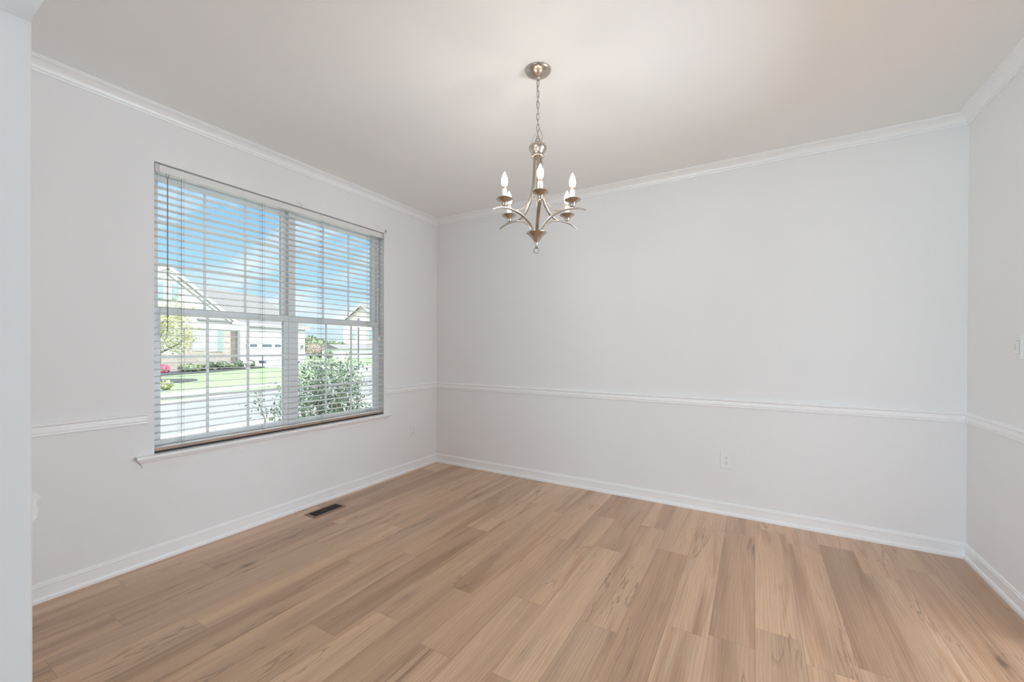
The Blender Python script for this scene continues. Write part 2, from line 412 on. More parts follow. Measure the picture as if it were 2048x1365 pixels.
# ------------------------------------------------------------------ geometry helpers
class MB:
    """collects shapes into one mesh; T is an optional local frame"""
    def __init__(self, T=None):
        self.bm = bmesh.new()
        self.T = T
    def v(self, p):
        p = Vector(p)
        return self.bm.verts.new(self.T @ p if self.T else p)
    def face(self, pts):
        try:
            return self.bm.faces.new([self.v(p) for p in pts])
        except ValueError:
            return None
    def box(self, a, b):
        x0, y0, z0 = [min(p, q) for p, q in zip(a, b)]
        x1, y1, z1 = [max(p, q) for p, q in zip(a, b)]
        vs = [self.v(p) for p in ((x0, y0, z0), (x1, y0, z0), (x1, y1, z0), (x0, y1, z0),
                                  (x0, y0, z1), (x1, y0, z1), (x1, y1, z1), (x0, y1, z1))]
        for f in ((0, 3, 2, 1), (4, 5, 6, 7), (0, 1, 5, 4), (1, 2, 6, 5), (2, 3, 7, 6), (3, 0, 4, 7)):
            self.bm.faces.new([vs[i] for i in f])
        return self
    def prism(self, pts, off):
        """polygon pts pushed along vector off"""
        off = Vector(off)
        a = [self.v(p) for p in pts]
        b = [self.v(Vector(p) + off) for p in pts]
        n = len(pts)
        self.bm.faces.new(a[::-1]); self.bm.faces.new(b)
        for i in range(n):
            self.bm.faces.new([a[i], a[(i + 1) % n], b[(i + 1) % n], b[i]])
        return self
    def tube(self, pts, r, seg=8, caps=True, closed=False):
        pts = [Vector(p) for p in pts]
        rs = r if isinstance(r, (list, tuple)) else [r] * len(pts)
        n = len(pts)
        rings = []
        prev = None
        for i, p in enumerate(pts):
            if closed:
                d = (pts[(i + 1) % n] - pts[i - 1]).normalized()
            else:
                d = (pts[min(i + 1, n - 1)] - pts[max(i - 1, 0)]).normalized()
            if prev is None:
                ref = Vector((0, 0, 1)) if abs(d.z) < 0.9 else Vector((1, 0, 0))
                u = d.cross(ref).normalized()
            else:
                u = (prev - d * prev.dot(d))
                u = u.normalized() if u.length > 1e-6 else d.orthogonal().normalized()
            prev = u
            vv = d.cross(u)
            rings.append([self.v(p + (u * math.cos(2 * PI * k / seg) + vv * math.sin(2 * PI * k / seg)) * rs[i]) for k in range(seg)])
        m = n if closed else n - 1
        for i in range(m):
            A, B = rings[i], rings[(i + 1) % n]
            for k in range(seg):
                self.bm.faces.new([A[k], A[(k + 1) % seg], B[(k + 1) % seg], B[k]])
        if caps and not closed:
            self.bm.faces.new(rings[0][::-1]); self.bm.faces.new(rings[-1])
        return self
    def strap(self, pts, width_dir, w, t):
        """flat bar swept along pts; w across width_dir, t thick"""
        pts = [Vector(p) for p in pts]
        wd = Vector(width_dir).normalized()
        n = len(pts)
        ws = w if isinstance(w, (list, tuple)) else [w] * n
        rings = []
        for i, p in enumerate(pts):
            d = (pts[min(i + 1, n - 1)] - pts[max(i - 1, 0)]).normalized()
            nn = d.cross(wd).normalized()
            a, b = wd * ws[i] / 2, nn * t / 2
            # eight-sided section so that the bar has rounded edges
            rings.append([self.v(p + q) for q in (a + b * .4, a * .8 + b, -a * .8 + b, -a + b * .4, -a - b * .4, -a * .8 - b, a * .8 - b, a - b * .4)])
        for i in range(n - 1):
            for k in range(8):
                self.bm.faces.new([rings[i][k], rings[i][(k + 1) % 8], rings[i + 1][(k + 1) % 8], rings[i + 1][k]])
        self.bm.faces.new(rings[0][::-1]); self.bm.faces.new(rings[-1])
        return self
    def lathe(self, c, prof, seg=32):
        """prof: (r, z) pairs, revolved about the vertical through c"""
        c = Vector(c)
        rings = []
        for r, z in prof:
            if r < 1e-5:
                rings.append([self.v(c + Vector((0, 0, z)))])
            else:
                rings.append([self.v(c + Vector((r * math.cos(2 * PI * k / seg), r * math.sin(2 * PI * k / seg), z))) for k in range(seg)])
        for A, B in zip(rings, rings[1:]):
            for k in range(seg):
                j = (k + 1) % seg
                f = [A[k % len(A)], A[j % len(A)], B[j % len(B)], B[k % len(B)]]
                f2 = []
                for q in f:
                    if q not in f2: f2.append(q)
                if len(f2) > 2: self.bm.faces.new(f2)
        return self
    def sphere(self, c, r, sub=2, squash=(1, 1, 1), jitter=0.0):
        bm2 = bmesh.new()
        bmesh.ops.create_icosphere(bm2, subdivisions=sub, radius=1)
        mp_ = {}
        for q in bm2.verts:
            j = 1 + random.uniform(-jitter, jitter)
            mp_[q.index] = self.v(Vector(c) + Vector((q.co.x * squash[0], q.co.y * squash[1], q.co.z * squash[2])) * r * j)
        for f in bm2.faces:
            self.bm.faces.new([mp_[q.index] for q in f.verts])
        bm2.free()
        return self
    def leaf(self, p, size, aspect=0.55):
        d = Vector((random.gauss(0, 1), random.gauss(0, 1), random.gauss(0, 1))).normalized()
        u = d.orthogonal().normalized()
        u = Matrix.Rotation(random.uniform(0, 2 * PI), 3, d) @ u
        vv = d.cross(u)
        p = Vector(p)
        s = size * random.uniform(0.7, 1.25)
        pts = [p - u * s, p - u * s * .2 + vv * s * aspect, p + u * s, p - u * s * .2 - vv * s * aspect]
        pts[1] += d * s * .15; pts[3] += d * s * .15
        self.face(pts)
    def build(self, name, material, parent=None, smooth=False, bevel=0, recalc=True):
        if recalc:
            bmesh.ops.recalc_face_normals(self.bm, faces=self.bm.faces[:])
        me = bpy.data.meshes.new(name)
        self.bm.to_mesh(me)
        self.bm.free()
        me.materials.append(material)
        if smooth:
            for p in me.polygons: p.use_smooth = True
            if smooth is not True:
                try: me.set_sharp_from_angle(angle=math.radians(smooth))
                except Exception: pass
        o = bpy.data.objects.new(name, me)
        COL.objects.link(o)
        if parent is not None:
            o.parent = parent
            if parent.type == 'EMPTY':
                o.matrix_parent_inverse = Matrix.Translation(-Vector(parent.location))
        if bevel:
            md = o.modifiers.new('bevel', 'BEVEL'); md.width = bevel; md.segments = 2; md.limit_method = 'ANGLE'
        return o

def tag(o, label=None, cat=None, group=None, kind=None):
    if label: o['label'] = label
    if cat: o['category'] = cat
    if group: o['group'] = group
    if kind: o['kind'] = kind
    return o
def empty(name, loc, label=None, cat=None, group=None, kind=None):
    o = bpy.data.objects.new(name, None)
    o.empty_display_size = 0.1
    COL.objects.link(o)
    o.location = loc
    return tag(o, label, cat, group, kind)
def struct(o, label, cat):
    return tag(o, label, cat, None, 'structure')
def arc(c, r, a0, a1, n, ax=(1, 0, 0), ay=(0, 0, 1)):
    c, ax, ay = Vector(c), Vector(ax), Vector(ay)
    return [c + ax * r * math.cos(a0 + (a1 - a0) * i / n) + ay * r * math.sin(a0 + (a1 - a0) * i / n) for i in range(n + 1)]
def spline(pts, n=8):
    """Catmull-Rom through pts"""
    P = [Vector(p) for p in pts]
    P = [P[0] * 2 - P[1]] + P + [P[-1] * 2 - P[-2]]
    res = []
    for i in range(1, len(P) - 2):
        for k in range(n):
            t = k / n
            a, b, c, d = P[i - 1], P[i], P[i + 1], P[i + 2]
            res.append(0.5 * ((2 * b) + (c - a) * t + (2 * a - 5 * b + 4 * c - d) * t * t + (3 * b - a - 3 * c + d) * t ** 3))
    res.append(P[-2])
    return res

# ------------------------------------------------------------------ room shell
W, ZC, YB = 4.224, 2.725, -7.45          # room width, ceiling height, far end of the hall
YF0, YF1 = -3.42, -3.298                  # thickness of the wall with the opening
JX, HZ = 1.465, 2.131                     # left jamb and head of the opening
WY0, WY1, WZ0, WZ1 = -2.547, -0.771, 0.646, 2.400
TH = 0.17

struct(MB().box((-TH, YF0, -0.06), (W + 0.15, 0.15, 0.0)).build('floor', M['floor']),
       'light oak plank floor with knots and cracks running towards the far wall', 'floor')
struct(MB().box((-TH, YF0, ZC), (W + 0.15, 0.15, ZC + 0.2)).build('ceiling', M['ceiling']),
       'flat matte white ceiling around the chandelier', 'ceiling')
struct(MB().box((-TH, YB - 0.15, -0.06), (W + 0.15, YF0, 0.0)).build('floor_hall', M['hall_floor']), 'hall floor behind the photographer', 'floor')
struct(MB().box((-TH, YB - 0.15, ZC), (W + 0.15, YF0, ZC + 0.2)).build('ceiling_hall', M['ceiling']), 'hall ceiling behind the photographer', 'ceiling')
HW = (-6.65, -4.45, 0.6, 2.3)             # added, unseen opening in the same outer wall for the hall fill light
b = MB()
for y0, y1, z0, z1 in ((WY1, 0.0, 0, ZC), (YF0, WY0, 0, ZC), (WY0, WY1, 0, WZ0 - 0.026), (WY0, WY1, WZ1, ZC)):
    b.box((-TH, y0, z0), (0, y1, z1))
struct(b.build('wall_left', M['wall']), 'white wall holding the big double window with open blinds', 'wall')
struct(MB().box((-TH, 0, 0), (W + 0.15, 0.15, ZC)).build('wall_back', M['wall']), 'long plain white wall with a chair rail and a single outlet', 'wall')
SY0, SY1, SX = -2.05, -0.92, 7.2          # added doorway in the right wall and depth of the added next room
b = MB()
b.box((W, SY1, 0), (W + 0.15, 0, ZC)); b.box((W, YF0, 0), (W + 0.15, SY0, ZC)); b.box((W, SY0, HZ), (W + 0.15, SY1, ZC))
struct(b.build('wall_right', M['wall']), 'white wall at the right edge with a light switch', 'wall')
b = MB()
b.box((0, YF0, 0), (JX, YF1, ZC)); b.box((4.0, YF0, 0), (W, YF1, ZC)); b.box((JX, YF0, HZ), (4.0, YF1, ZC))
struct(b.build('wall_front', M['wall'], bevel=0.004), 'near wall with the doorless opening, its jamb and header at the left edge', 'wall')
b = MB()
for y0, y1, z0, z1 in ((HW[1], YF0, 0, ZC), (YB, HW[0], 0, ZC), (HW[0], HW[1], 0, HW[2]), (HW[0], HW[1], HW[3], ZC)):
    b.box((-TH, y0, z0), (0, y1, z1))
b.box((W, YB, 0), (W + 0.15, YF0, ZC))
b.box((0, YB - 0.15, 0), (DX0, YB, ZC)); b.box((DX1, YB - 0.15, 0), (W, YB, ZC)); b.box((DX0, YB - 0.15, 1.75), (DX1, YB, ZC)); b.box((DX0, YB - 0.15, 0), (DX1, YB, 0.15))  # back wall with an added opening for the back fill light
struct(b.build('wall_hall', M['hall']), 'hall walls behind the photographer', 'wall')

b = MB()
b.box((W + 0.15, YF0 - 0.15, 0), (SX + 0.15, YF0, ZC)); b.box((W + 0.15, 0, 0), (SX + 0.15, 0.15, ZC))
b.box((SX, YF0, 0), (SX + 0.15, -2.10, ZC)); b.box((SX, -0.02, 0), (SX + 0.15, 0, ZC)); b.box((SX, -2.10, 1.1), (SX + 0.15, -0.02, ZC)); b.box((SX, -2.10, 0), (SX + 0.15, -0.02, 0.12))  # low opening added for the fill light of this room
struct(b.build('wall_next', M['wall']), 'added unseen walls of the next room past the doorway', 'wall')
struct(MB().box((W + 0.15, YF0, -0.06), (SX + 0.15, 0.15, 0)).build('floor_next', M['floor']), 'added unseen floor of the next room', 'floor')
struct(MB().box((W + 0.15, YF0, ZC), (SX + 0.15, 0.15, ZC + 0.2)).build('ceiling_next', M['ceiling']), 'added unseen ceiling of the next room', 'ceiling')

def strip(A, B, nrm, prof, mA=0, mB=0):
    """moulding from A to B (floor points); prof (out, z); mA/mB: end shift along the run per unit of out"""
    A, B, nrm = Vector((*A, 0)), Vector((*B, 0)), Vector((*nrm, 0))
    t = (B - A).normalized()
    b = MB()
    ra = [b.v(A + nrm * o + t * (mA * o) + Vector((0, 0, z))) for o, z in prof]
    rb = [b.v(B + nrm * o - t * (mB * o) + Vector((0, 0, z))) for o, z in prof]
    n = len(prof)
    b.bm.faces.new(ra[::-1]); b.bm.faces.new(rb)
    for i in range(n):
        j = (i + 1) % n
        b.bm.faces.new([ra[i], ra[j], rb[j], rb[i]])
    return b
BASE = [(0, 0.096), (0.004, 0.096), (0.008, 0.091), (0.0085, 0.083), (0.0115, 0.080), (0.0115, 0.077), (0.0075, 0.074), (0.0075, 0.026),
        (0.011, 0.025), (0.0145, 0.021), (0.0165, 0.014), (0.017, 0.0), (0, 0.0)]
CROWN = [(0, 2.660), (0.009, 2.660), (0.0105, 2.6655), (0.006, 2.668), (0.0065, 2.672), (0.013, 2.6745), (0.0145, 2.679), (0.012, 2.682),
         (0.0145, 2.689), (0.020, 2.697), (0.028, 2.7045), (0.038, 2.7105), (0.050, 2.714), (0.0525, 2.7145), (0.0535, 2.7185), (0.061, 2.7195), (0.062, ZC), (0, ZC)]
RAIL = [(0, 0.903), (0.006, 0.9015), (0.013, 0.898), (0.0195, 0.893), (0.0215, 0.889), (0.0205, 0.8865), (0.0135, 0.883), (0.0105, 0.878),
        (0.011, 0.872), (0.0145, 0.864), (0.0155, 0.856), (0.0145, 0.849), (0.010, 0.846), (0.010, 0.844), (0.0125, 0.8425), (0.0125, 0.838), (0.009, 0.834), (0, 0.833)]
for nm, prof, cat, lab in (('baseboard', BASE, 'baseboard', 'white baseboard with shoe moulding'), ('crown', CROWN, 'crown moulding', 'white crown moulding')):
    L_ = strip((0, YF1), (0, 0), (1, 0), prof, 1, 1)
    B_ = strip((0, 0), (W, 0), (0, -1), prof, 1, 1)
    R_ = strip((W, 0), (W, YF1 if nm == 'crown' else SY1), (-1, 0), prof, 1, 1 if nm == 'crown' else 0)
    if nm == 'baseboard':
        F_ = strip((JX, YF1), (0, YF1), (0, 1), prof, 0, 1)
        names = ('baseboard_left', 'baseboard_back', 'baseboard_right', 'baseboard_front')
    else:
        F_ = strip((W, YF1), (0, YF1), (0, 1), prof, 1, 1)
        names = ('trim_1', 'trim_2', 'trim_3', 'trim_4')
    for bb, n_, where in zip((L_, B_, R_, F_), names, ('along the window wall', 'along the long far wall', 'along the right wall with the switch', 'along the near wall beside the opening')):
        struct(bb.build(n_, M['trim']), lab + ' ' + where, cat)
struct(strip((0, YF1), (0, WY0 - 0.026), (1, 0), RAIL, 1, 1).build('trim_5', M['trim']), 'white chair rail on the window wall, left of the window', 'chair rail')
struct(strip((0, WY1 + 0.012), (0, 0), (1, 0), RAIL, 1, 1).build('trim_6', M['trim']), 'short white chair rail between the window and the corner', 'chair rail')
struct(strip((0, 0), (W, 0), (0, -1), RAIL, 1, 1).build('trim_7', M['trim']), 'long white chair rail across the far wall', 'chair rail')
struct(strip((W, 0), (W, SY1), (-1, 0), RAIL, 1, 0).build('trim_8', M['trim']), 'white chair rail on the right wall below the switch', 'chair rail')
struct(strip((JX - 0.012, YF1), (0, YF1), (0, 1), [(o, z - 0.010) for o, z in RAIL], 1, 1).build('trim_9', M['trim']), 'tip of a white chair rail peeking past the left jamb', 'chair rail')

# ------------------------------------------------------------------ window
win = empty('window_1', (-0.1, (WY0 + WY1) / 2, WZ0), 'white vinyl twin double-hung window with grilles behind the blinds', 'window', kind='structure')
X0, X1 = -0.072, -0.150
MU0, MU1 = -1.680, -1.632
b = MB()
b.box((X1, WY0, WZ0), (X0, WY0 + 0.020, WZ1)); b.box((X1, WY1 - 0.020, WZ0), (X0, WY1, WZ1))
b.box((X1, WY0 + 0.02, WZ1 - 0.020), (X0, WY1 - 0.02, WZ1)); b.box((X1, WY0 + 0.02, WZ0), (X0, WY1 - 0.02, WZ0 + 0.020))
for y in (WY0 + 0.02, MU1, ):                     # sash tracks on the left faces of jamb and mullion
    b.box((-0.112, y, WZ0 + 0.02), (-0.106, y + 0.006, WZ1 - 0.02))
for y in (WY1 - 0.026, MU0 - 0.006):
    b.box((-0.112, y, WZ0 + 0.02), (-0.106, y + 0.006, WZ1 - 0.02))
b.build('window_frame', M['vinyl'], win, bevel=0.0015)
MB().box((X1, MU0, WZ0 + 0.02), (X0 + 0.002, MU1, WZ1 - 0.02)).build('mullion', M['vinyl'], win, bevel=0.0015)
def sash(y0, y1, z0, z1, x0, x1, st, rt, rb):
    b = MB()
    b.box((x1, y0, z0), (x0, y0 + st, z1)); b.box((x1, y1 - st, z0), (x0, y1, z1))
    b.box((x1, y0 + st, z1 - rt), (x0, y1 - st, z1)); b.box((x1, y0 + st, z0), (x0, y1 - st, z0 + rb))
    s = b.build('sash', M['vinyl'], win, bevel=0.002)
    g0, g1, h0, h1 = y0 + st, y1 - st, z0 + rb, z1 - rt
    xm = (x0 + x1) / 2
    MB().box((xm - 0.003, g0, h0), (xm + 0.003, g1, h1)).build('pane', M['glass'], s)
    b = MB()
    for k in (1, 2):
        y = g0 + (g1 - g0) * k / 3
        z = h0 + (h1 - h0) * k / 3
        b.box((xm + 0.0035, y - 0.008, h0), (xm + 0.0085, y + 0.008, h1))
        b.box((xm + 0.004, g0, z - 0.008), (xm + 0.008, g1, z + 0.008))
    b.build('grille', M['vinyl'], s)
    return s
for (a, c) in ((WY0 + 0.02, MU0), (MU1, WY1 - 0.02)):
    sash(a, c, WZ0 + 0.020, 1.536, -0.075, -0.105, 0.036, 0.049, 0.036)
    u = sash(a, c, 1.500, WZ1 - 0.020, -0.113, -0.145, 0.036, 0.036, 0.040)
# stool and apron
STOOL = [(-0.072, 0.646), (0.036, 0.646), (0.042, 0.643), (0.045, 0.637), (0.0445, 0.631), (0.041, 0.626), (0.034, 0.6235), (0.033, 0.620), (0.031, 0.616),
         (0.022, 0.608), (0.0165, 0.600), (0.0145, 0.592), (0.0145, 0.590), (0.0105, 0.589), (0.0085, 0.583), (0.008, 0.578), (0.0055, 0.5765), (0.005, 0.571), (0, 0.571), (0, 0.6195), (-0.072, 0.6195)]
b = MB()
ya, yb = WY0, WY1
n = len(STOOL)
def stool_y(o, z, side):
    if o <= 0 or z > 0.6195 and o <= 0: return ya if side < 0 else yb
    return (-2.598 - o * 0.95) if side < 0 else (-0.745 + o * 0.95)
ra = [b.v((o, stool_y(o, z, -1), z)) for o, z in STOOL]
rb = [b.v((o, stool_y(o, z, 1), z)) for o, z in STOOL]
# wall-side points of the projecting part sit outside the opening
for i, (o, z) in enumerate(STOOL):
    if o == 0:
        ra[i].co.y = -2.598; rb[i].co.y = -0.745
ea = b.v((0, -2.632, 0.646)); eb = b.v((0, -0.710, 0.646)); ca = b.v((0, ya, 0.646)); cb = b.v((0, yb, 0.646))
for i in range(n):
    j = (i + 1) % n
    if i == 0:
        b.bm.faces.new([ra[0], ca, cb, rb[0]]); b.bm.faces.new([ca, ea, ra[1], rb[1], eb, cb])
    elif i < n - 2:
        b.bm.faces.new([ra[i], ra[j], rb[j], rb[i]])
b.bm.faces.new(ra[1:19] + [ea]); b.bm.faces.new((rb[1:19] + [eb])[::-1])
struct(b.build('trim_10', M['trim']), 'white moulded window stool and apron under the blinds', 'window sill')

# ------------------------------------------------------------------ venetian blind
blind = empty('venetian_blind', (-0.03, (WY0 + WY1) / 2, 0.655), 'wide white horizontal slat blind, open, filling the double window', 'window blind')
BY0, BY1 = WY0 + 0.004, WY1 - 0.004
MB().box((-0.056, BY0 + 0.02, 2.346), (-0.004, BY1 - 0.02, 2.391)).build('headrail', M['slat'], blind, bevel=0.003)
for y0 in (BY0, BY1 - 0.0195):
    MB().box((-0.058, y0, 2.341), (-0.003, y0 + 0.0195, 2.393)).build('end_bracket', M['metal_white'], blind, bevel=0.0015)
for k in range(38):
    z = 0.7195 + 0.0428 * k
    b = MB()
    tilt = random.uniform(-0.0012, 0.0012) + 0.0006
    n = 7
    sec = []
    for i in range(n):
        f = i / (n - 1)
        sec.append((-0.058 + 0.05 * f, 0.0011 * math.sin(PI * f) + tilt * (f - 0.5) * 2))
    sag = random.uniform(-0.0006, 0.0006)
    for i in range(n - 1):
        (xa, za), (xb, zb) = sec[i], sec[i + 1]
        b.face([(xa, BY0 + 0.003, z + za + sag), (xb, BY0 + 0.003, z + zb + sag), (xb, BY1 - 0.003, z + zb - sag), (xa, BY1 - 0.003, z + za - sag)])
        b.face([(xa, BY0 + 0.003, z + za + sag - 0.0028), (xa, BY1 - 0.003, z + za - sag - 0.0028), (xb, BY1 - 0.003, z + zb - sag - 0.0028), (xb, BY0 + 0.003, z + zb + sag - 0.0028)])
    for yy, sg in ((BY0 + 0.003, sag), (BY1 - 0.003, -sag)):
        b.face([(x, yy, z + zz + sg) for x, zz in sec] + [(x, yy, z + zz + sg - 0.0028) for x, zz in sec[::-1]])
    for x, zz in (sec[0], sec[-1]):
        b.face([(x, BY0 + 0.003, z + zz + sag), (x, BY1 - 0.003, z + zz - sag), (x, BY1 - 0.003, z + zz - sag - 0.0028), (x, BY0 + 0.003, z + zz + sag - 0.0028)])
    bmesh.ops.remove_doubles(b.bm, verts=b.bm.verts[:], dist=1e-6)
    b.build('slat', M['slat'], blind)
br = MB().box((-0.058, BY0 + 0.001, 0.6585), (-0.008, BY1 - 0.001, 0.676)).build('bottom_rail', M['rail'], blind, bevel=0.002)
tag(br, 'tan bottom rail')
MB().box((-0.056, BY0 + 0.002, 0.6520), (-0.0095, BY1 - 0.002, 0.6590)).build('rail_gap_shade', M['slot'], br)  # black strip painting the shade in the gap under the rail
MB().box((-0.0575, BY0 + 0.0015, 0.6758), (-0.009, BY1 - 0.0015, 0.6800)).build('rail_cap', M['slat'], br, bevel=0.001)
LY = (-2.402, -1.905, -1.428, -0.922)
for y in LY:
    b = MB()
    for x in (-0.0065, -0.0595):
        for dy_ in (-0.006, 0.006):
            b.tube([(x, y + dy_, 2.346), (x, y + dy_, 0.676)], 0.0006, 5)
    for k in range(38):
        z = 0.7165 + 0.0428 * k - 0.0016
        b.tube([(-0.0595, y - 0.006, z), (-0.0065, y - 0.006, z)], 0.0005, 4)
        b.tube([(-0.0595, y + 0.006, z), (-0.0065, y + 0.006, z)], 0.0005, 4)
    b.build('ladder_cord', M['ladder'], blind)
    MB().tube([(-0.033, y + 0.003, 2.346), (-0.033, y + 0.003, 0.668)], 0.0008, 5).build('lift_cord', M['cord'], blind)
    MB().tube([(-0.0075, y, 0.667), (-0.0045, y, 0.667)], 0.006, 10).build('rail_button', M['rail'], blind)
# hanging pull cords with tassels
for ys, zend, dark in (((-2.4795, -2.483), 1.385, 1), ((-0.8265, -0.832), 1.395, 1)):
    for i, y in enumerate(ys):
        ze = zend - 0.012 * i
        zs = [2.346, 2.30, 1.9, 1.6, ze]
        b = MB().tube([(-0.0035, y + (0.010 if k == 0 else 0) * (1 if i else -1), z_) for k, z_ in enumerate(zs)], 0.0013, 6)
        pc = b.build('pull_cord', M['cord'], blind)
        MB().lathe((-0.0035, y, ze - 0.03), [(0.0, 0.034), (0.0022, 0.033), (0.0028, 0.028), (0.0045, 0.012), (0.0055, 0.004), (0.005, 0.0), (0, 0.0)], 12).build('tassel', M['tassel'], pc, smooth=40)

# small leftovers on the wall over the blind
b = MB()
b.tube(arc((0.012, -1.640, 2.416), 0.010, PI, 0.0, 8, (0, 1, 0), (0, 0, 1)) + [Vector((0.011, -1.630, 2.408)), Vector((0.008, -1.622, 2.404)), Vector((0.004, -1.615, 2.410)), Vector((-0.001, -1.612, 2.416))], 0.0016, 6)
tag(b.build('curtain_hook', M['metal_white'], smooth=True), 'tiny bent wire hook on the wall just above the middle of the blind', 'hook')
b = MB()
b.box((0, -0.762, 2.398), (0.003, -0.748, 2.432)); b.box((0.003, -0.760, 2.420), (0.016, -0.750, 2.430)); b.box((0.012, -0.760, 2.408), (0.016, -0.750, 2.420))
tag(b.build('curtain_rod_bracket', M['metal_white'], bevel=0.001), 'small grey curtain bracket at the upper right corner of the window', 'bracket')

# ------------------------------------------------------------------ chandelier
CX, CY = 2.133, -1.696
ch = empty('chandelier', (CX, CY, ZC), 'five-light brushed nickel chandelier with lit candle bulbs hanging on a chain', 'chandelier')
CC = Vector((CX, CY, 0))
CK = CC + Vector((-0.008, 0.016, 0))
MB().lathe(CK, [(0.0, ZC), (0.0650, ZC), (0.0665, ZC - 0.003), (0.0655, ZC - 0.006), (0.061, ZC - 0.011), (0.053, ZC - 0.017), (0.042, ZC - 0.023), (0.029, ZC - 0.028), (0.018, ZC - 0.031),
                (0.0125, ZC - 0.033), (0.0125, ZC - 0.038), (0.0085, ZC - 0.041), (0.0065, ZC - 0.052), (0.0, ZC - 0.054)], 48).build('canopy', M['nickel'], ch, smooth=50)
# chain of links
zt, zb = ZC - 0.050, 2.346
nl = 11
pitch = (zt - zb) / nl
chb = MB()
for i in range(nl):
    zc = zt - pitch * (i + 0.5)
    a = 0.35 if i % 2 == 0 else 0.35 + PI / 2
    ax = Vector((math.cos(a), math.sin(a), 0))
    hh, rr_ = pitch / 2 + 0.0024 - 0.0062, 0.0062
    loop = [Vector((0, 0, zc)) + CC + (CK - CC) * ((zc - zb) / (zt - zb)) + ax * rr_ * math.cos(t) + Vector((0, 0, (hh if math.sin(t) >= 0 else -hh) + rr_ * math.sin(t))) for t in [2 * PI * k / 16 for k in range(16)]]
    chb.tube(loop, 0.0016, 6, closed=True)
tag(chb.build('chain', M['nickel_dark'], ch, smooth=True))
# supply wire woven beside the chain, and the bare ground wire
pts = [CC + Vector((0.004 * math.cos(i * 1.9) - 0.002, 0.004 * math.sin(i * 1.9), ZC - 0.06 - (ZC - 0.06 - 2.44) * i / 10)) for i in range(11)]
pts += [CC + Vector((0.010, 0.004, 2.41)), CC + Vector((0.019, 0.009, 2.385)), CC + Vector((0.019, 0.010, 2.36)), CC + Vector((0.012, 0.006, 2.343)), CC + Vector((0.006, 0.004, 2.336))]
MB().tube(spline(pts, 5), 0.0015, 6).build('supply_wire', M['wire'], ch, smooth=True)
pts = [CC + Vector(p) for p in ((-0.004, 0, 2.392), (-0.016, -0.004, 2.384), (-0.027, -0.008, 2.366), (-0.030, -0.010, 2.345), (-0.022, -0.008, 2.332))]
MB().tube(spline(pts, 6), 0.0007, 5).build('ground_wire', M['wire'], ch, smooth=True)
# loop and tulip cap
lp = CC + Vector((0, 0, 2.352))
MB().tube([lp + Vector((math.cos(0.35), math.sin(0.35), 0)) * 0.011 * math.cos(2 * PI * k / 18) + Vector((0, 0, 0.014 * math.sin(2 * PI * k / 18))) for k in range(18)], 0.0022, 8, closed=True).build('hanging_loop', M['nickel_dark'], ch, smooth=True)
# flared top cap with vertical flutes, and the ring below it
b = MB()
prof = [(0.0, 2.342), (0.012, 2.341), (0.030, 2.336), (0.040, 2.329), (0.0455, 2.320), (0.0460, 2.313), (0.0425, 2.304), (0.036, 2.295), (0.031, 2.287), (0.0285, 2.281), (0.028, 2.277), (0.0, 2.277)]
rings = []
SEG = 64
for r_, z_ in prof:
    if r_ == 0: rings.append([b.v(CC + Vector((0, 0, z_)))])
    else:
        amp = 0.0
        rings.append([b.v(CC + Vector((math.cos(2 * PI * k / SEG), math.sin(2 * PI * k / SEG), 0)) * r_ * (1 + amp * abs(math.sin(2 * PI * k / SEG * 4)) - amp * .6) + Vector((0, 0, z_))) for k in range(SEG)])
for A, B in zip(rings, rings[1:]):
    for k in range(SEG):
        j = (k + 1) % SEG
        fs = []
        for q in (A[k % len(A)], A[j % len(A)], B[j % len(B)], B[k % len(B)]):
            if q not in fs: fs.append(q)
        b.bm.faces.new(fs)
b.build('top_cap', M['nickel'], ch, smooth=60)
MB().lathe(CC, [(0.0, 2.280), (0.029, 2.280), (0.0325, 2.277), (0.0335, 2.273), (0.0325, 2.269), (0.029, 2.266), (0.0, 2.266)], 40).build('collar', M['nickel'], ch, smooth=50)
CL = CC + Vector((-0.004, -0.004, 0))        # the fixture hangs very slightly off plumb
MB().lathe(CL, [(0.0, 1.884), (0.030, 1.884), (0.046, 1.883), (0.0525, 1.880), (0.0515, 1.876), (0.044, 1.871), (0.034, 1.862), (0.025, 1.850), (0.017, 1.838), (0.0105, 1.829), (0.009, 1.825),
                (0.0095, 1.822), (0.007, 1.819), (0.006, 1.804), (0.0085, 1.801), (0.006, 1.798), (0.0, 1.797)], 40).build('finial_cup', M['nickel'], ch, smooth=50)
rc = CL + Vector((0, 0, 1.788))
vd = Vector((0.86, 0.51, 0))
MB().tube([rc + vd * 0.0135 * math.cos(2 * PI * k / 24) + Vector((0, 0, 0.0145 * math.sin(2 * PI * k / 24))) for k in range(24)], 0.0019, 8, closed=True).build('finial_ring', M['nickel_dark'], ch, smooth=True)
ARMS = [(-58.7, 0.2065), (-1.5, 0.1975), (66.2, 0.2115), (167.6, 0.1965), (-114.6, 0.2005)]
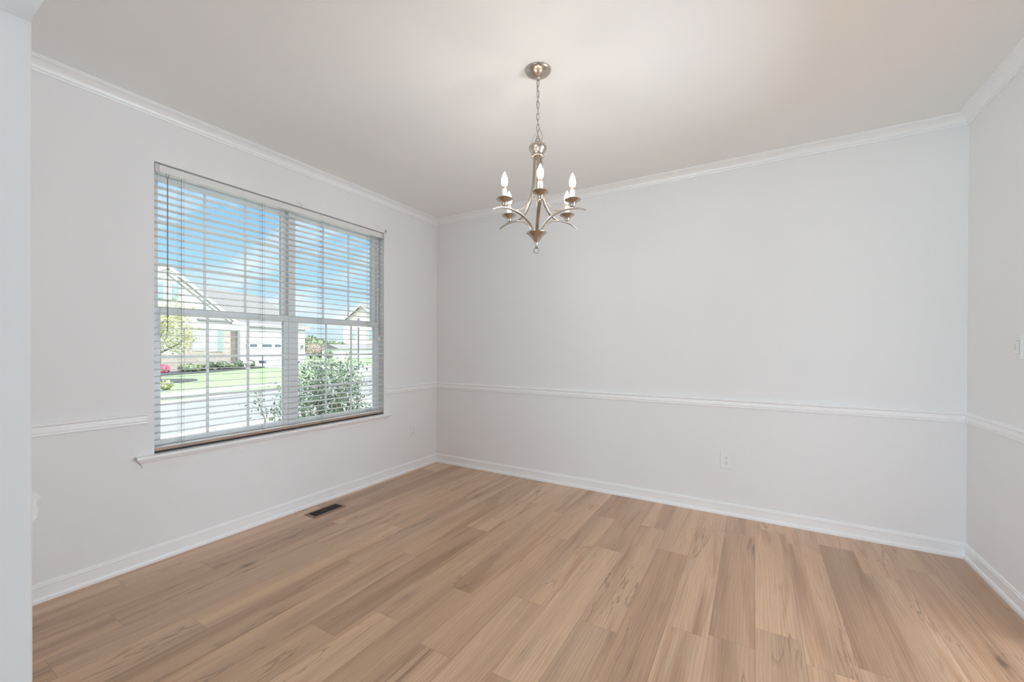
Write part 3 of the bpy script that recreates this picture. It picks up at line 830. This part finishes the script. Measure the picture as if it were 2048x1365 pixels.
for ang, R in ARMS:
    a = math.radians(ang)
    u = Vector((math.cos(a), math.sin(a), 0)); tv = Vector((-math.sin(a), math.cos(a), 0))
    k = R / 0.2
    def q(r, z): return CC + u * r + Vector((0, 0, z)) + (CL - CC) * max(0, min(1, (2.27 - z) / 0.4))
    upper = spline([q(0.0215, 2.270), q(0.0225, 2.20), q(0.026, 2.13), (q(0.036, 2.075)), q(0.056, 2.027), q(0.086 * k, 1.990), q(0.122 * k, 1.972), q(0.152 * k, 1.9685), q(0.170 * k, 1.9715)], 6)
    MB().strap(upper, tv, 0.0145, 0.0060).build('upper_arm', M['nickel'], ch, smooth=45)
    lower = spline([q(0.018, 1.880), q(0.034, 1.906), q(0.060, 1.932), q(0.098 * k, 1.955), q(0.140 * k, 1.9665), q(0.180 * k, 1.9705), q(0.215 * k, 1.968), q(0.245 * k, 1.9605), q(0.268 * k, 1.950)], 6)
    nl_ = len(lower)
    MB().strap(lower, tv, [0.0175 if i < nl_ * 0.7 else 0.0175 - 0.011 * (i / nl_ - 0.7) / 0.3 for i in range(nl_)], 0.0062).build('lower_arm', M['nickel'], ch, smooth=45)
    base = CC + u * R + (CL - CC) * 0.7
    cup = MB().lathe(base, [(0.0, 1.969), (0.006, 1.969), (0.007, 1.975), (0.0115, 1.978), (0.0125, 1.982), (0.0145, 1.990), (0.021, 1.999), (0.031, 2.0055), (0.0385, 2.0085), (0.0405, 2.0115), (0.0395, 2.0135),
                            (0.0375, 2.0115), (0.030, 2.0085), (0.020, 2.003), (0.012, 1.997), (0.0, 1.996)], 36).build('candle_cup', M['nickel'], ch, smooth=50)
    MB().lathe(base, [(0.0, 1.9965), (0.0122, 1.9965), (0.0122, 2.056), (0.0112, 2.0575), (0.0, 2.0575)], 24).build('candle_sleeve', M['sleeve'], ch, smooth=40)
    bl = MB().lathe(base, [(0.0, 2.1425), (0.0016, 2.1405), (0.0042, 2.1345), (0.0078, 2.127), (0.0112, 2.1185), (0.0138, 2.110), (0.0153, 2.1005), (0.0154, 2.092), (0.0138, 2.0835), (0.0105, 2.0765), (0.0080, 2.074), (0.0, 2.0735)], 24).build('bulb', M['bulb'], ch, smooth=True)
    MB().lathe(base, [(0.0, 2.0735), (0.0085, 2.0735), (0.0088, 2.069), (0.0080, 2.0675), (0.0086, 2.065), (0.0092, 2.062), (0.0092, 2.0575), (0.0, 2.0575)], 20).build('bulb_base', M['brass'], bl, smooth=40)

# ------------------------------------------------------------------ floor register
vr = empty('floor_register', (0.183, -1.53, 0.0), 'bronze floor register set in the planks below the window', 'floor vent')
vx0, vx1, vy0, vy1 = 0.119, 0.249, -1.668, -1.392
b = MB()
b.box((vx0, vy0, 0.0), (vx0 + 0.017, vy1, 0.0045)); b.box((vx1 - 0.017, vy0, 0.0), (vx1, vy1, 0.0045))
b.box((vx0 + 0.017, vy0, 0.0), (vx1 - 0.017, vy0 + 0.016, 0.0045)); b.box((vx0 + 0.017, vy1 - 0.016, 0.0), (vx1 - 0.017, vy1, 0.0045))
b.build('register_frame', M['vent'], vr, bevel=0.0015)
MB().box((vx0 + 0.017, vy0 + 0.016, 0.0), (vx1 - 0.017, vy1 - 0.016, 0.0008)).build('register_well', M['slot'], vr)
b = MB()
nv = 24
for i in range(nv):
    y = vy0 + 0.016 + (vy1 - vy0 - 0.032) * (i + 0.5) / nv
    b.box((vx0 + 0.017, y - 0.0019, 0.001), (vx1 - 0.017, y + 0.0019, 0.0036))
b.box((vx0 + 0.017, (vy0 + vy1) / 2 - 0.007, 0.001), (vx1 - 0.017, (vy0 + vy1) / 2 + 0.007, 0.004))
b.build('louvers', M['vent_dark'], vr)

# ------------------------------------------------------------------ outlets and switch
def wall_frame(loc, right, nrm):
    r, n_ = Vector(right), Vector(nrm)
    z = Vector((0, 0, 1))
    return Matrix(((r.x, n_.x, z.x, loc[0]), (r.y, n_.y, z.y, loc[1]), (r.z, n_.z, z.z, loc[2]), (0, 0, 0, 1)))
def rounded(wd, ht, r, n=5):
    pts = []
    for cx_, cz_, a0 in ((wd / 2 - r, ht / 2 - r, 0), (-wd / 2 + r, ht / 2 - r, PI / 2), (-wd / 2 + r, -ht / 2 + r, PI), (wd / 2 - r, -ht / 2 + r, 1.5 * PI)):
        pts += [(cx_ + r * math.cos(a0 + PI / 2 * i / n), cz_ + r * math.sin(a0 + PI / 2 * i / n)) for i in range(n + 1)]
    return pts
def plate_mb(T, wd, ht):
    b = MB(T)
    o = rounded(wd, ht, 0.005); i_ = rounded(wd - 0.009, ht - 0.009, 0.004)
    A = [b.v((x, 0, z)) for x, z in o]; A2 = [b.v((x, 0.0025, z)) for x, z in o]; B = [b.v((x, 0.006, z)) for x, z in i_]
    n_ = len(A)
    for P_, Q_ in ((A, A2), (A2, B)):
        for k in range(n_): b.bm.faces.new([P_[k], P_[(k + 1) % n_], Q_[(k + 1) % n_], Q_[k]])
    b.bm.faces.new(B); b.bm.faces.new(A[::-1])
    return b
def outlet(loc, right, nrm, label, wd=0.086, ht=0.127):
    T = wall_frame(loc, right, nrm)
    root = empty('wall_outlet', loc, label, 'outlet', 'white duplex wall outlets')
    plate_mb(T, wd, ht).build('cover_plate', M['plate'], root)
    for s_ in (1, -1):
        zc = 0.0195 * s_
        b = MB(T)
        pts = []
        for k in range(24):
            a = 2 * PI * k / 24
            pts.append((0.0172 * math.cos(a), 0.006, zc + max(-0.0142, min(0.0142, 0.0172 * math.sin(a)))))
        Tn = T.to_3x3() @ Vector((0, 0.0018, 0))
        b2 = [b.v(p) for p in pts]; b3 = [b.v((p[0], p[1] + 0.0018, p[2])) for p in pts]
        b.bm.faces.new(b3)
        for k in range(24): b.bm.faces.new([b2[k], b2[(k + 1) % 24], b3[(k + 1) % 24], b3[k]])
        rec = b.build('receptacle', M['plate'], root)
        b = MB(T)
        b.box((-0.0075, 0.0074, zc + 0.0005), (-0.0050, 0.0083, zc + 0.0095)); b.box((0.0050, 0.0074, zc + 0.0015), (0.0073, 0.0083, zc + 0.0085))
        b.tube([(0, 0.0070, zc - 0.0075), (0, 0.0083, zc - 0.0075)], 0.0028, 10)
        b.build('slots', M['slot'], rec)
    MB(T).tube([(0, 0.006, 0), (0, 0.0074, 0)], 0.0028, 10).build('screw', M['metal_white'], root)
outlet((2.914, 0, 0.4195), (1, 0, 0), (0, -1, 0), 'white duplex outlet low on the long far wall')
outlet((0, -0.368, 0.4145), (0, 1, 0), (1, 0, 0), 'white duplex outlet on the window wall near the corner', 0.078, 0.124)
T = wall_frame((W, -0.5735, 1.2965), (0, -1, 0), (-1, 0, 0))
sw = empty('light_switch', (W, -0.5735, 1.2965), 'white slide dimmer switch at the right edge above the chair rail', 'light switch')
plate_mb(T, 0.070, 0.122).build('cover_plate', M['plate'], sw)
b = MB(T); b.box((-0.0175, 0.0055, -0.0345), (0.0175, 0.0064, 0.0345)); b.build('gap', M['greyslot'], sw)
rk = MB(T).box((-0.0162, 0.0060, -0.0332), (0.0162, 0.0092, 0.0332)).build('rocker', M['plate'], sw, bevel=0.001)
MB(T).box((-0.0140, 0.0091, -0.0140), (-0.0115, 0.0096, 0.0170)).build('slider_slot', M['greyslot'], rk)
for s_ in (1, -1):
    MB(T).tube([(0, 0.0058, 0.0485 * s_), (0, 0.0070, 0.0485 * s_)], 0.0030, 10).build('screw', M['metal_white'], sw)

# ------------------------------------------------------------------ outside: street frame (S along the street, D across it, z up)
SA = math.radians(18.4)
sv, nv_ = Vector((-math.sin(SA), math.cos(SA), 0)), Vector((-math.cos(SA), -math.sin(SA), 0))
ST = Matrix(((sv.x, nv_.x, 0, 3.09687), (sv.y, nv_.y, 0, -3.59477), (0, 0, 1, 0), (0, 0, 0, 1)))
def st(s, d, z=0.0): return ST @ Vector((s, d, z))
GZ = -0.60
def ground(name, s0, s1, d0, d1, top, m, label, cat):
    return struct(MB(ST).box((s0, d0, GZ - 0.5), (s1, d1, top)).build(name, m), label, cat)
ground('lawn', -60, 260, 3.25, 330, GZ, M['lawn'], 'pale green lawn across the street', 'lawn')
ground('street', -60, 260, 8.75, 13.75, GZ + 0.02, M['asphalt'], 'pale grey street beyond the window', 'street')
ground('curb', -60, 260, 13.75, 14.15, GZ + 0.07, M['concrete'], 'pale concrete curb on the far side of the street', 'curb')
ground('sidewalk', -60, 36.5, 15.6, 17.0, GZ + 0.03, M['concrete'], 'pale sidewalk strip between street and lawn', 'sidewalk')
ground('walkway', -60, 260, 5.2, 8.75, GZ + 0.05, M['concrete'], 'wide pale concrete walk on the near side of the street', 'sidewalk')
b = MB(ST)
b.prism([(33.2, 31.8, GZ - 0.3), (39.0, 31.8, GZ - 0.3), (36.4, 14.1, GZ - 0.3), (26.0, 14.1, GZ - 0.3), (31.0, 22.0, GZ - 0.3)], (0, 0, 0.34))
struct(b.build('driveway', M['concrete']), 'pale concrete driveway leading to the garage', 'driveway')
b = MB(ST)
pts = [(20, 31.9), (33.6, 31.9), (33.4, 31.0), (32.0, 30.2), (29.0, 29.6), (26.0, 28.6), (23.0, 28.4), (20.0, 28.0)]
b.prism([(s, d, GZ - 0.3) for s, d in pts], (0, 0, 0.36))
struct(b.build('flower_bed', M['mulch']), 'dark mulch bed in front of the house across the street', 'flower bed')
b = MB(ST)
b.prism([(18.1 + 1.75 * math.cos(2 * PI * k / 28), 23.6 + 1.55 * math.sin(2 * PI * k / 28), GZ - 0.3) for k in range(28)], (0, 0, 0.35))
struct(b.build('mulch_ring', M['mulch']), 'round dark mulch ring in the lawn around the young tree', 'flower bed')

# ------------------------------------------------------------------ house across the street
FD = 32.0
h = empty('house', st(29, FD, GZ), 'pale gabled house with stone front and garage across the street', 'house')
def hp(name, mb, m, parent=h, **k): return mb.build(name, m, parent, **k)
ga, gb_, gp, ge = 19.2, 31.0, 25.1, 3.55
b = MB(ST)
b.prism([(ga, FD, GZ), (gb_, FD, GZ), (gb_, FD, ge), (gp, FD, 7.35), (ga, FD, ge)], (0, 8, 0))
hp('gable_wall', b, M['siding'])
hp('garage_wall', MB(ST).box((31.0, FD, GZ), (40.05, FD + 8, 3.5)), M['siding'])
# roofs
b = MB(ST)
t_ = 0.18
for sx_ in (-1, 1):
    e_ = gp + sx_ * 6.35
    ez = ge - 0.23
    b.prism([(gp, FD - 0.06, 7.42), (e_, FD - 0.06, ez), (e_, FD + 8.5, ez), (gp, FD + 8.5, 7.42)], (0, 0, t_))
hp('gable_roof', b, M['shingle'])
b = MB(ST)
for sx_ in (-1, 1):
    e_ = gp + sx_ * 6.4
    b.prism([(gp, FD - 0.12, 7.62), (e_, FD - 0.12, ge - 0.07), (e_, FD - 0.12, ge - 0.37), (gp, FD - 0.12, 7.32)], (0, 0.06, 0))
    b.prism([(gp, FD - 0.08, 7.05), (gp + sx_ * 5.9, FD - 0.08, ge - 0.15), (gp + sx_ * 5.9, FD - 0.08, ge - 0.33), (gp, FD - 0.08, 6.87)], (0, 0.07, 0))
hp('rake_trim', b, M['white'])
b = MB(ST)
rz, rd = 6.85, 35.6
eL, eR, eF, eB = 27.5, 40.5, FD - 0.15, 40.0
ridge_l, ridge_r = (27.0, rd), (37.4, rd)
ze = 3.55
P1, P2, P3, P4 = (eL, eF, ze), (eR, eF, ze), (eR, eB, ze), (eL, eB, ze)
R1, R2 = (ridge_l[0], rd, rz), (ridge_r[0], rd, rz)
for f in ((P1, P2, R2, R1), (P2, P3, R2), (P3, P4, R1, R2), (P4, P1, R1), (P4, P3, P2, P1)): b.face(f)
bmesh.ops.remove_doubles(b.bm, verts=b.bm.verts[:], dist=1e-5)
hp('main_roof', b, M['shingle'])
hp('fascia', MB(ST).box((30.6, eF - 0.06, 3.30), (eR + 0.05, eF, 3.56)), M['white'])
hp('stone_veneer', MB(ST).box((26.4, FD - 0.10, GZ), (30.5, FD, 2.95)), M['stone'])
hp('stone_veneer', MB(ST).box((31.9, FD - 0.10, GZ), (32.25, FD, 1.2)), M['stone'])
hp('stone_base', MB(ST).box((19.2, FD - 0.08, GZ), (26.4, FD, 0.75)), M['stone'])
hp('porch_frieze', MB(ST).box((26.2, FD - 0.16, 2.85), (32.3, FD, 3.30)), M['white'])
def far_window(s0, s1, z0, z1):
    b = MB(ST)
    fw = 0.07
    b.box((s0 - fw, FD - 0.14, z0 - fw), (s0, FD, z1 + fw)); b.box((s1, FD - 0.14, z0 - fw), (s1 + fw, FD, z1 + fw))
    b.box((s0, FD - 0.14, z1), (s1, FD, z1 + fw)); b.box((s0, FD - 0.14, z0 - fw), (s1, FD, z0))
    m_ = (z0 + z1) / 2
    b.box((s0, FD - 0.13, m_ - 0.04), (s1, FD, m_ + 0.04))
    for k in (1, 2):
        s_ = s0 + (s1 - s0) * k / 3
        b.box((s_ - 0.015, FD - 0.125, z0), (s_ + 0.015, FD, z1))
    for z_ in ((z0 + m_) / 2, (z1 + m_) / 2): b.box((s0, FD - 0.125, z_ - 0.015), (s1, FD, z_ + 0.015))
    f = hp('window', b, M['white'])
    MB(ST).box((s0, FD - 0.115, z0), (s1, FD - 0.02, z1)).build('pane', M['pane_far'], f)
far_window(24.77, 25.32, 4.98, 6.15)
far_window(27.05, 27.95, 1.10, 2.55)
far_window(28.40, 29.10, 1.02, 2.68)
for s0, s1, z0, z1 in ((24.24, 24.67, 4.92, 6.12), (25.42, 25.82, 4.98, 6.12), (29.18, 29.66, 0.92, 2.72)):
    b = MB(ST).box((s0, FD - 0.15, z0), (s1, FD, z1))
    hp('shutter', b, M['shutter'])
hp('entry_door', MB(ST).box((30.55, FD - 0.03, GZ + 0.15), (31.25, FD + 0.02, 2.70)), M['door_brown'])
hp('porch_column', MB(ST).box((31.3, FD - 0.32, GZ), (31.86, FD, 2.9)), M['white'])
g = hp('garage_door', MB(ST).box((32.45, FD - 0.07, GZ), (38.9, FD, 1.95)), M['white'])
for s0, s1 in ((32.6, 33.42), (34.04, 35.22), (35.6, 36.45), (37.0, 38.2)):
    MB(ST).box((s0, FD - 0.075, 1.34), (s1, FD - 0.05, 1.62)).build('pane', M['pane_dark'], g)
b = MB(ST)
for z_ in (0.15, 0.72, 1.25): b.box((32.5, FD - 0.078, z_), (38.85, FD - 0.06, z_ + 0.03))
b.build('panel_groove', M['metal_white'], g)
hp('garage_casing', MB(ST).box((32.25, FD - 0.12, 1.95), (39.1, FD, 2.25)), M['white'])
hp('garage_casing', MB(ST).box((38.9, FD - 0.12, GZ), (39.1, FD, 1.95)), M['white'])
for s0 in (31.98, 39.40):
    b = MB(ST)
    b.box((s0, FD - 0.26, 1.24), (s0 + 0.17, FD - 0.09, 1.50)); b.prism([(s0 - 0.04, FD - 0.30, 1.50), (s0 + 0.21, FD - 0.30, 1.50), (s0 + 0.21, FD - 0.05, 1.50), (s0 - 0.04, FD - 0.05, 1.50)], (0, 0, 0.06))
    b.box((s0 + 0.05, FD - 0.12, 1.3), (s0 + 0.12, FD, 1.38))
    hp('wall_lantern', b, M['rock'])

# ------------------------------------------------------------------ planting and street things
def clump(mb, c, rad, n, size, shell=0.35, squash=(1, 1, 1)):
    c = Vector(c)
    for _ in range(n):
        d = Vector((random.gauss(0, 1), random.gauss(0, 1), random.gauss(0, 1))).normalized()
        r = rad * (1 - shell * random.random() ** 1.5)
        mb.leaf(c + Vector((d.x * squash[0], d.y * squash[1], d.z * squash[2])) * r, size)
def shrub(s, d, rad, hgt, m, label, group='shrubs in the mulch bed', cat='shrub', n=260, name='round_shrub'):
    p = st(s, d, GZ)
    root = empty(name, p, label, cat, group)
    b = MB()
    b.sphere(p + Vector((0, 0, hgt * 0.5)), 1, 2, (rad * 0.86, rad * 0.86, hgt * 0.46), 0.06)
    clump(b, p + Vector((0, 0, hgt * 0.52)), 1, n, 0.09, 0.15, (rad, rad, hgt * 0.52))
    b.build('foliage', m, root, recalc=False)
    MB().tube([p, p + Vector((0, 0, hgt * 0.4))], 0.04, 6).build('stem', M['bark'], root)
shrub(23.75, 30.6, 0.36, 0.62, M['azalea'], 'pink azalea at the left end of the mulch bed', name='azalea', cat='azalea')
shrub(25.6, 30.5, 0.72, 0.62, M['leaf_mid'], 'broad low green shrub beside the pink azalea')
shrub(27.0, 30.9, 0.46, 0.50, M['leaf_mid'], 'small low shrub under the sash window in the mulch bed')
shrub(27.85, 31.1, 0.30, 0.70, M['leaf_dark'], 'small dark shrub left of the round clipped one')
shrub(28.80, 31.0, 0.48, 0.74, M['leaf_dark'], 'round clipped dark green shrub under the teal shutter')
shrub(29.8, 31.0, 0.42, 0.46, M['leaf_mid'], 'low shrub between the clipped ball and the urn')
shrub(30.72, 31.25, 0.36, 0.76, M['leaf_dark'], 'dark shrub just left of the pale urn')
shrub(31.72, 31.0, 0.36, 0.70, M['leaf_dark'], 'dark shrub just right of the pale urn')
shrub(14.55, 18.6, 0.22, 0.42, M['leaf_yellow'], 'small yellowish plant on the lawn near the mulch ring', 'young plants', 'plant', 120, 'small_plant')
# urn
p = st(30.55, 30.15, GZ)
ur = empty('garden_urn', p, 'pale stone urn standing in the mulch bed before the brown door', 'urn')
MB().lathe(p, [(0, 0.0), (0.22, 0.0), (0.22, 0.06), (0.10, 0.12), (0.09, 0.22), (0.16, 0.30), (0.24, 0.42), (0.26, 0.50), (0.0, 0.48)], 20).build('bowl', M['urn'], ur, smooth=40)
MB().lathe(p, [(0, 0.50), (0.38, 0.50), (0.40, 0.56), (0.30, 0.66), (0.12, 0.72), (0, 0.73)], 20).build('blooms', M['white'], ur, smooth=40)

def tree(name, s, d, trunk_h, trunk_r, crown, m, label, group, n, size, branches=9, cat='tree', leafy_core=False):
    """crown: (height of centre, radius, vertical radius)"""
    p = st(s, d, GZ)
    root = empty(name, p, label, cat, group)
    b = MB()
    top = p + Vector((0, 0, crown[0] + crown[2] * 0.5))
    b.tube([p, p + Vector((0.02, 0, trunk_h * 0.5)), p + Vector((0, 0.03, trunk_h)), top], [trunk_r, trunk_r * 0.85, trunk_r * 0.7, trunk_r * 0.15], 7)
    tips = []
    for k in range(branches):
        a = 2 * PI * k / branches + random.uniform(-.3, .3)
        z0 = trunk_h + (crown[0] + crown[2] * .3 - trunk_h) * random.random()
        st_ = p + Vector((0, 0, z0))
        en = st_ + Vector((math.cos(a) * crown[1] * .8, math.sin(a) * crown[1] * .8, crown[2] * random.uniform(.3, .8)))
        b.tube([st_, (st_ + en) / 2 + Vector((0, 0, -.08)), en], [trunk_r * .45, trunk_r * .3, trunk_r * .1], 5)
        tips.append((st_ + en) / 2); tips.append(en)
    b.build('trunk', M['bark'], root, smooth=True)
    b = MB()
    c = p + Vector((0, 0, crown[0]))
    if leafy_core:
        b.sphere(c, 1, 2, (crown[1] * .85, crown[1] * .85, crown[2] * .85), 0.12)
        clump(b, c, 1, n, size, 0.25, (crown[1], crown[1], crown[2]))
    else:
        for _ in range(n):
            if random.random() < .5:
                q_ = random.choice(tips) + Vector((random.gauss(0, .26), random.gauss(0, .26), random.gauss(0, .22))) * crown[1] * .7
            else:
                d_ = Vector((random.gauss(0, 1), random.gauss(0, 1), random.gauss(0, 1))).normalized() * random.random() ** .4
                q_ = c + Vector((d_.x * crown[1], d_.y * crown[1], d_.z * crown[2]))
            b.leaf(q_, size)
    b.build('foliage', m, root, recalc=False)
tree('young_tree', 18.25, 23.8, 1.35, 0.085, (2.75, 1.65, 1.55), M['leaf_yellow'], 'young tree with sparse yellow-green spring leaves on the lawn across the street', 'street trees', 3800, 0.07, 14)
# trees and blossom behind the right end of the house
ri = 0
for s, d, hh_, r_, lab in ((64.0, 50, 3.9, 1.55, 'first green tree right of the house, behind the pink blossom'), (67.8, 51, 3.4, 1.6, 'second green tree from the house, in the line behind the topiary'),
                          (71.6, 51.5, 3.2, 1.6, 'third green tree from the house, in the line behind the topiary'), (75.4, 52, 2.9, 1.6, 'last green tree of the line, before the pink brick house')):
    tree('green_tree', s, d, 0.8, 0.13, (hh_ * .55, r_, hh_ * .5), M['leaf_mid'], lab, 'trees behind the driveway', 420, 0.26, 4, leafy_core=True)
tree('blossom_tree', 52.3, 40.2, 0.7, 0.09, (1.65, 1.15, 0.85), M['blossom'], 'small pink blossoming tree just right of the house', 'trees behind the driveway', 420, 0.12, 7)
tree('topiary', 47.6, 34.5, 0.55, 0.06, (1.05, 0.62, 0.52), M['leaf_dark'], 'low dark round-headed topiary by the driveway', 'trees behind the driveway', 220, 0.10, 4, leafy_core=True)
p = st(43.2, 33.2, GZ)
tag(MB().sphere(p + Vector((0, 0, 0.14)), 0.42, 3, (1, .8, .55), 0.05).build('boulder', M['rock'], smooth=True), 'grey boulder at the right corner of the house', 'boulder')
# mailbox and sign post in front of the garage
p = st(33.3, 31.2, GZ)
mbx = empty('mailbox', p, 'dark box on a slim post in front of the white garage door', 'mailbox')
MB().tube([p, p + Vector((0, 0, 1.02))], 0.045, 8).build('post', M['post'], mbx)
b = MB(ST); b.box((33.1, 30.9, GZ + 0.40), (33.42, 31.45, GZ + 0.62)); b.build('box', M['post'], mbx, bevel=0.02)
MB().sphere(p + Vector((0, 0, 1.06)), 0.07, 2).build('finial', M['post'], mbx, smooth=True)
p = st(34.6, 30.6, GZ)
mk = empty('driveway_post', p, 'thin grey post with a crossbar beside the driveway', 'post')
MB().tube([p, p + Vector((0, 0, 1.05))], 0.03, 6).build('stake', M['rock'], mk)
b = MB(ST); b.box((33.75, 30.58, GZ + 0.98), (34.62, 30.62, GZ + 1.02)); b.build('crossbar', M['rock'], mk)
# street lamp
p = st(31.5, 20.0, GZ)
lamp = empty('street_lamp', p, 'slim dark blue street lamp with a pale lantern head beyond the bush', 'street lamp')
MB().lathe(p, [(0.0, 0), (0.11, 0), (0.11, 0.25), (0.06, 0.35), (0.05, 0.5), (0.048, 3.55), (0.07, 3.6), (0.0, 3.62)], 14).build('pole', M['post'], lamp, smooth=40)
MB().lathe(p, [(0.0, 3.62), (0.11, 3.62), (0.17, 4.18), (0.0, 4.18)], 6).build('lantern', M['lamp_glass'], lamp)
MB().lathe(p, [(0.0, 4.46), (0.04, 4.42), (0.12, 4.26), (0.21, 4.18), (0.0, 4.18)], 6).build('cap', M['post'], lamp)
# pink brick house on the right
b0 = st(86, 50, GZ)
bh = empty('brick_house', b0, 'pale pink brick house far right behind the street lamp', 'house')
b = MB(ST)
b.prism([(80, 45.5, GZ - .3), (80, 54.5, GZ - .3), (80, 54.5, 6.9), (80, 50, 10.4), (80, 45.5, 6.9)], (14, 0, 0))
b.build('gable_wall', M['brick'], bh)
b = MB(ST)
for sg in (-1, 1):
    b.prism([(79.5, 50, 10.5), (79.5, 50 + sg * 5.0, 6.6), (79.5, 50 + sg * 5.0, 6.8), (79.5, 50, 10.7)], (15, 0, 0))
b.build('roof', M['shingle'], bh)
b = MB(ST)
for sg in (-1, 1):
    b.prism([(79.4, 50, 10.75), (79.4, 50 + sg * 5.1, 6.8), (79.4, 50 + sg * 5.1, 6.35), (79.4, 50, 10.3)], (.12, 0, 0))
b.build('rake_trim', M['white'], bh)
for d0, z0 in ((47.0, 3.4), (51.6, 3.4)):
    w0 = MB(ST).box((79.86, d0, z0), (80, d0 + 1.3, z0 + 1.9)).build('window', M['white'], bh)
    MB(ST).box((79.84, d0 + .12, z0 + .12), (79.95, d0 + 1.18, z0 + 1.78)).build('pane', M['pane_far'], w0)
gh = empty('garage', st(66, 41, GZ), 'low white garage before the pink brick house', 'garage')
MB(ST).box((59.0, 41, GZ - .3), (70.5, 44.0, 1.15)).build('wall', M['white'], gh)
b = MB(ST); b.prism([(58.7, 40.7, 1.15), (58.7, 44.2, 1.15), (58.7, 42.6, 1.85)], (12.2, 0, 0)); b.build('roof', M['shingle'], gh)
MB(ST).box((61.0, 40.94, GZ), (64.5, 41.0, 0.75)).build('garage_door', M['siding_grey'], gh)
# holly bush outside the right-hand window
bp = Vector((-1.15, -0.58, GZ))
hb = empty('holly_bush', bp, 'dense glossy green holly bush right outside the right half of the window', 'bush')
b = MB()
stems = []
for k in range(26):
    a = random.uniform(0, 2 * PI); r_ = random.uniform(.05, .62)
    top = Vector((bp.x + math.cos(a) * r_ * .55, bp.y + math.sin(a) * r_ * .95, random.uniform(.75, 1.12) if random.random() < .55 else random.uniform(.35, .8)))
    if top.y < -0.86: top.z = min(top.z, 0.66)
    mid = Vector((bp.x + math.cos(a) * r_ * .3, bp.y + math.sin(a) * r_ * .5, 0.2))
    stems.append((bp, mid, top))
    b.tube([bp, mid, top], [.014, .010, .004], 5)
for y, z in ((-1.33, 0.80), (-1.10, 0.90), (-0.98, 0.96), (-0.46, 1.24), (-0.30, 1.20), (-0.13, 1.10), (-0.06, 0.93)):
    st0 = Vector((bp.x + random.uniform(-.1, .1), y * .8 + bp.y * .2, 0.3)); tp = Vector((bp.x + random.uniform(-.1, .1), y, z))
    stems.append((st0, (st0 + tp) / 2, tp))
    b.tube([bp, st0, (st0 + tp) / 2 + Vector((0, 0.01, 0)), tp], [.012, .008, .005, .002], 5)
b.build('stems', M['bark'], hb)
b = MB()
for a_, m_, t_2 in stems:
    for _ in range(62):
        f = random.random() ** .7
        q_ = (m_ * (1 - f) + t_2 * f)
        sp_ = .105 * (1 - .72 * f)
        b.leaf(q_ + Vector((random.gauss(0, sp_), random.gauss(0, sp_), random.gauss(0, sp_ * .8))), 0.019, .5)
def inside(q_):
    # two upright masses with a notch between them, low shoulder to the left
    if q_.z < 0.62: return -1.14 < q_.y < -0.10
    if -0.86 < q_.y < -0.47: return q_.z < 1.13
    if -0.40 < q_.y < -0.22: return q_.z < 1.12
    return q_.z < 0.78 and -1.06 < q_.y < -0.16
cnt = 0
while cnt < 5000:
    q_ = Vector((bp.x + random.gauss(0, .17), random.uniform(-1.15, -0.08), random.uniform(0.0, 1.16)))
    if inside(q_):
        b.leaf(q_, 0.024, .5); cnt += 1
n_old = len(b.bm.faces)
for a_, m_, t_2 in stems:
    for _ in range(11):
        f = random.uniform(.72, 1.04)
        q_ = m_ * (1 - f) + t_2 * f
        b.leaf(q_ + Vector((random.gauss(0, .02), random.gauss(0, .02), random.gauss(0, .015))), 0.017, .5)
fo = b.build('foliage', M['leaf_holly'], hb, recalc=False)
fo.data.materials.append(M['leaf_new'])
for pg in fo.data.polygons:
    if pg.index >= n_old: pg.material_index = 1
